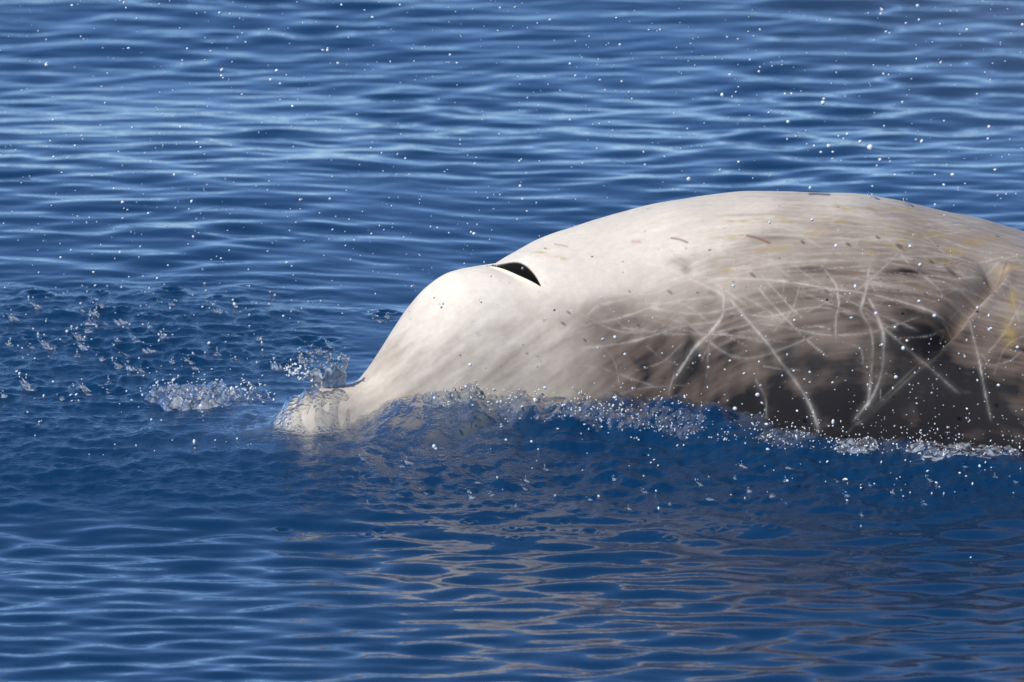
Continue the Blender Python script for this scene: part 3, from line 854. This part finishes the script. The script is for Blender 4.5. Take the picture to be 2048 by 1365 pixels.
for i, (px, py, lab) in enumerate([(1748, 396, 'tiny crown of drops bursting on top of the whale back'), (1818, 414, 'little white burst of water on the yellowish back behind the peak')]):
    dd = (qx - px) ** 2 + (qy - py) ** 2 + 1e6 * ((NN * (CAMP - P)).sum(-1) < 0)
    k_ = np.unravel_index(dd.argmin(), dd.shape)
    o = empty('back_splash', tuple(P2[k_]), lab, 'splash')
    o.scale = (.5,) * 3
    a, b = KINDS[i * 2]
    add_obj('jet', a, M_SPRAY, o); add_obj('bead', b, M_SPRAY, o, kind='stuff')

# ------------------------------------------------------------------ flying spray
g = np.random.default_rng(77)
BIG = [(1740,295,7),(1658,292,5),(1720,284,4.5),(1843,283,4.5),(1905,350,4.8),(1576,244,4.2),(1646,206,5.2),(1648,198,3.4),(1444,190,3.8),(1377,358,4.6),(1835,12,4.2),(1760,320,4),(1754,332,3),(1694,268,3.5),(1642,305,3.5),(1570,188,3),(1583,188,3),(1628,292,3),(1665,318,3),(1790,350,2.6),(1870,350,2.6),(1976,278,3.2),(1978,254,4),(1888,370,3.2),(1805,205,3),(1812,47,3),(1838,40,3),(1772,64,3.4),(1780,67,2.8),(1934,60,3.4),(2045,50,4),(1660,40,2.6),(1764,20,3.6),(1620,376,3.4),(1990,340,3.4),
       (553,142,4.2),(93,130,4.6),(394,285,3.2),(348,350,3),(240,505,3.2),(948,468,4),(245,405,4),(655,101,3.6),(646,101,3.6),(676,127,3.4),(585,213,3.4),(541,160,3.4),(443,152,3.4),(257,97,3.2),(144,11,3),(241,1,3.2),(439,26,3),(460,28,2.6),(675,54,3.2),(683,10,3),(361,254,3),(150,292,3),(107,314,3),(135,317,2.6),(228,378,2.6),(660,398,3),(600,400,2.6),(390,350,2.6),(1000,390,2.6),(1040,372,3),(1140,128,3.2),(1100,40,3),(1140,240,3),(1030,15,3),(745,35,3.4),(800,10,2.6),(900,110,2.8),(1290,330,3),(1240,90,3),(1200,160,2.6),(1320,60,2.6),(1460,150,3),(1500,120,2.8),(1520,60,3),(1440,340,2.6),
       (1515,790,5),(1470,818,5),(1792,755,4.6),(1806,697,5),(1460,722,3),(1400,712,3.6),(1417,735,3),(1467,572,3.8),(1710,573,4),(1752,627,4),(1838,603,4),(1869,632,4.4),(1955,616,4),(1978,660,4),(1982,657,3.4),(1997,771,4),(2035,695,4),(1230,675,4.4),(1206,679,4),(1090,776,4),(940,730,4),(1250,709,3.4),(1589,641,3.6),(1620,745,3.2),(1814,682,3.4),(1790,655,3.2),(1764,690,3.4),(1624,440,4.2),(1672,492,3.8),(1820,493,4.2),(1840,530,4.6),(1870,410,3),(1012,880,3),(868,893,4),(872,898,3)]
drop_me = [mesh_np('spray_drop', ICO2[0] * (1 + .12 * np.random.default_rng(s).normal(size=(1, 3))) * (1 + .05 * np.sin(ICO2[0][:, [1]] * 4 + s)), ICO2[1]) for s in range(5)]
def spray_drop(i, px, py, r, dist):
    pos = atdist(px, py, dist)
    rad = r / FPX * dist * .82
    over_body = py > 440 and px > 700
    o = add_obj('spray_drop', drop_me[i % 5], M_SPRAY, None, 'white bead of spray flying in front of the whale body' if over_body else 'white bead of spray flying over the blue water', 'drop', 'spray beads over the body' if over_body else 'spray beads over the water')
    o.location = pos; o.scale = (rad,) * 3; o.rotation_euler = tuple(g.uniform(0, 6, 3))
for i, (px, py, r) in enumerate(BIG):
    spray_drop(i, px, py, r, g.uniform(22.6, 23.4) if py > 440 else g.uniform(22.5, 24.8))
for i in range(170):
    px, py = g.uniform(0, 2048), g.uniform(0, 1) ** 1.0 * 640
    if px > 1050 and py > 430: px = g.uniform(0, 1000)
    spray_drop(i, px, py, g.choice([1.5, 1.9, 2.4, 2.9], p=[.35, .35, .2, .1]), g.uniform(22.5, 25.2))
# the finest spray, beyond counting
n = 850
px = g.uniform(-100, 2150, n); py = g.uniform(0, 1, n) ** 1.0 * 640
dist = g.uniform(22.5, 25.0, n)
k = 330
px2 = np.concatenate([g.uniform(1150, 2150, k // 2), g.normal(1850, 200, k - k // 2)]); py2 = 560 + g.beta(2.6, 1.3, k) * 330
dist2 = g.uniform(22.6, 23.5, k)
k3 = 260
px3 = g.uniform(1200, 2100, k3); py3 = np.interp(px3, [1200, 1400, 1700, 2100], [835, 865, 895, 900]) - np.abs(g.normal(0, 26, k3)) + 12; dist3 = g.uniform(23.0, 23.6, k3)
PX = np.concatenate([px, px2, px3]); PY = np.concatenate([py, py2, py3]); DS = np.concatenate([dist, dist2, dist3])
pos = np.array([atdist(a, b, c) for a, b, c in zip(PX, PY, DS)])
rad = g.gamma(3.0, .2, len(PX)) + .35
rad[n:n + k] *= 1.15
rad = np.clip(rad, .5, 2.6) / FPX * DS
ok = pos[:, 2] > .02
add_obj('spray', drops_mesh('spray', pos[ok], rad[ok], ICO1, .4, g), M_SPRAY, None, 'fine white spray hanging in the air around the whale', 'spray', None, 'stuff')

# ------------------------------------------------------------------ drifting mist of the blow
m, nt, out = new_mat('blow_mist')
vol = nt.nodes.new('ShaderNodeVolumePrincipled')
vol.inputs['Color'].default_value = (.86, .92, 1.0, 1)
tcm = nt.nodes.new('ShaderNodeTexCoord'); mpm = nt.nodes.new('ShaderNodeMapping'); mpm.inputs['Scale'].default_value = (1 / 1.6, 1 / 1.9, 1 / .74)
grd = N(nt, 'ShaderNodeTexGradient', gradient_type='SPHERICAL'); mlt = N(nt, 'ShaderNodeMath', operation='MULTIPLY'); mlt.inputs[1].default_value = .11
nt.links.new(tcm.outputs['Object'], mpm.inputs[0]); nt.links.new(mpm.outputs[0], grd.inputs[0]); nt.links.new(grd.outputs['Fac'], mlt.inputs[0]); nt.links.new(mlt.outputs[0], vol.inputs['Density'])
nt.links.new(vol.outputs[0], out.inputs['Volume'])
V3, F3 = ico(3)
mist = add_obj('mist', mesh_np('mist', V3 * np.array([1.6, 1.9, .74]), F3), m, None, 'thin grey mist drifting off behind the whale back', 'mist', None, 'stuff')
mist.location = (1.75, .9, .92)
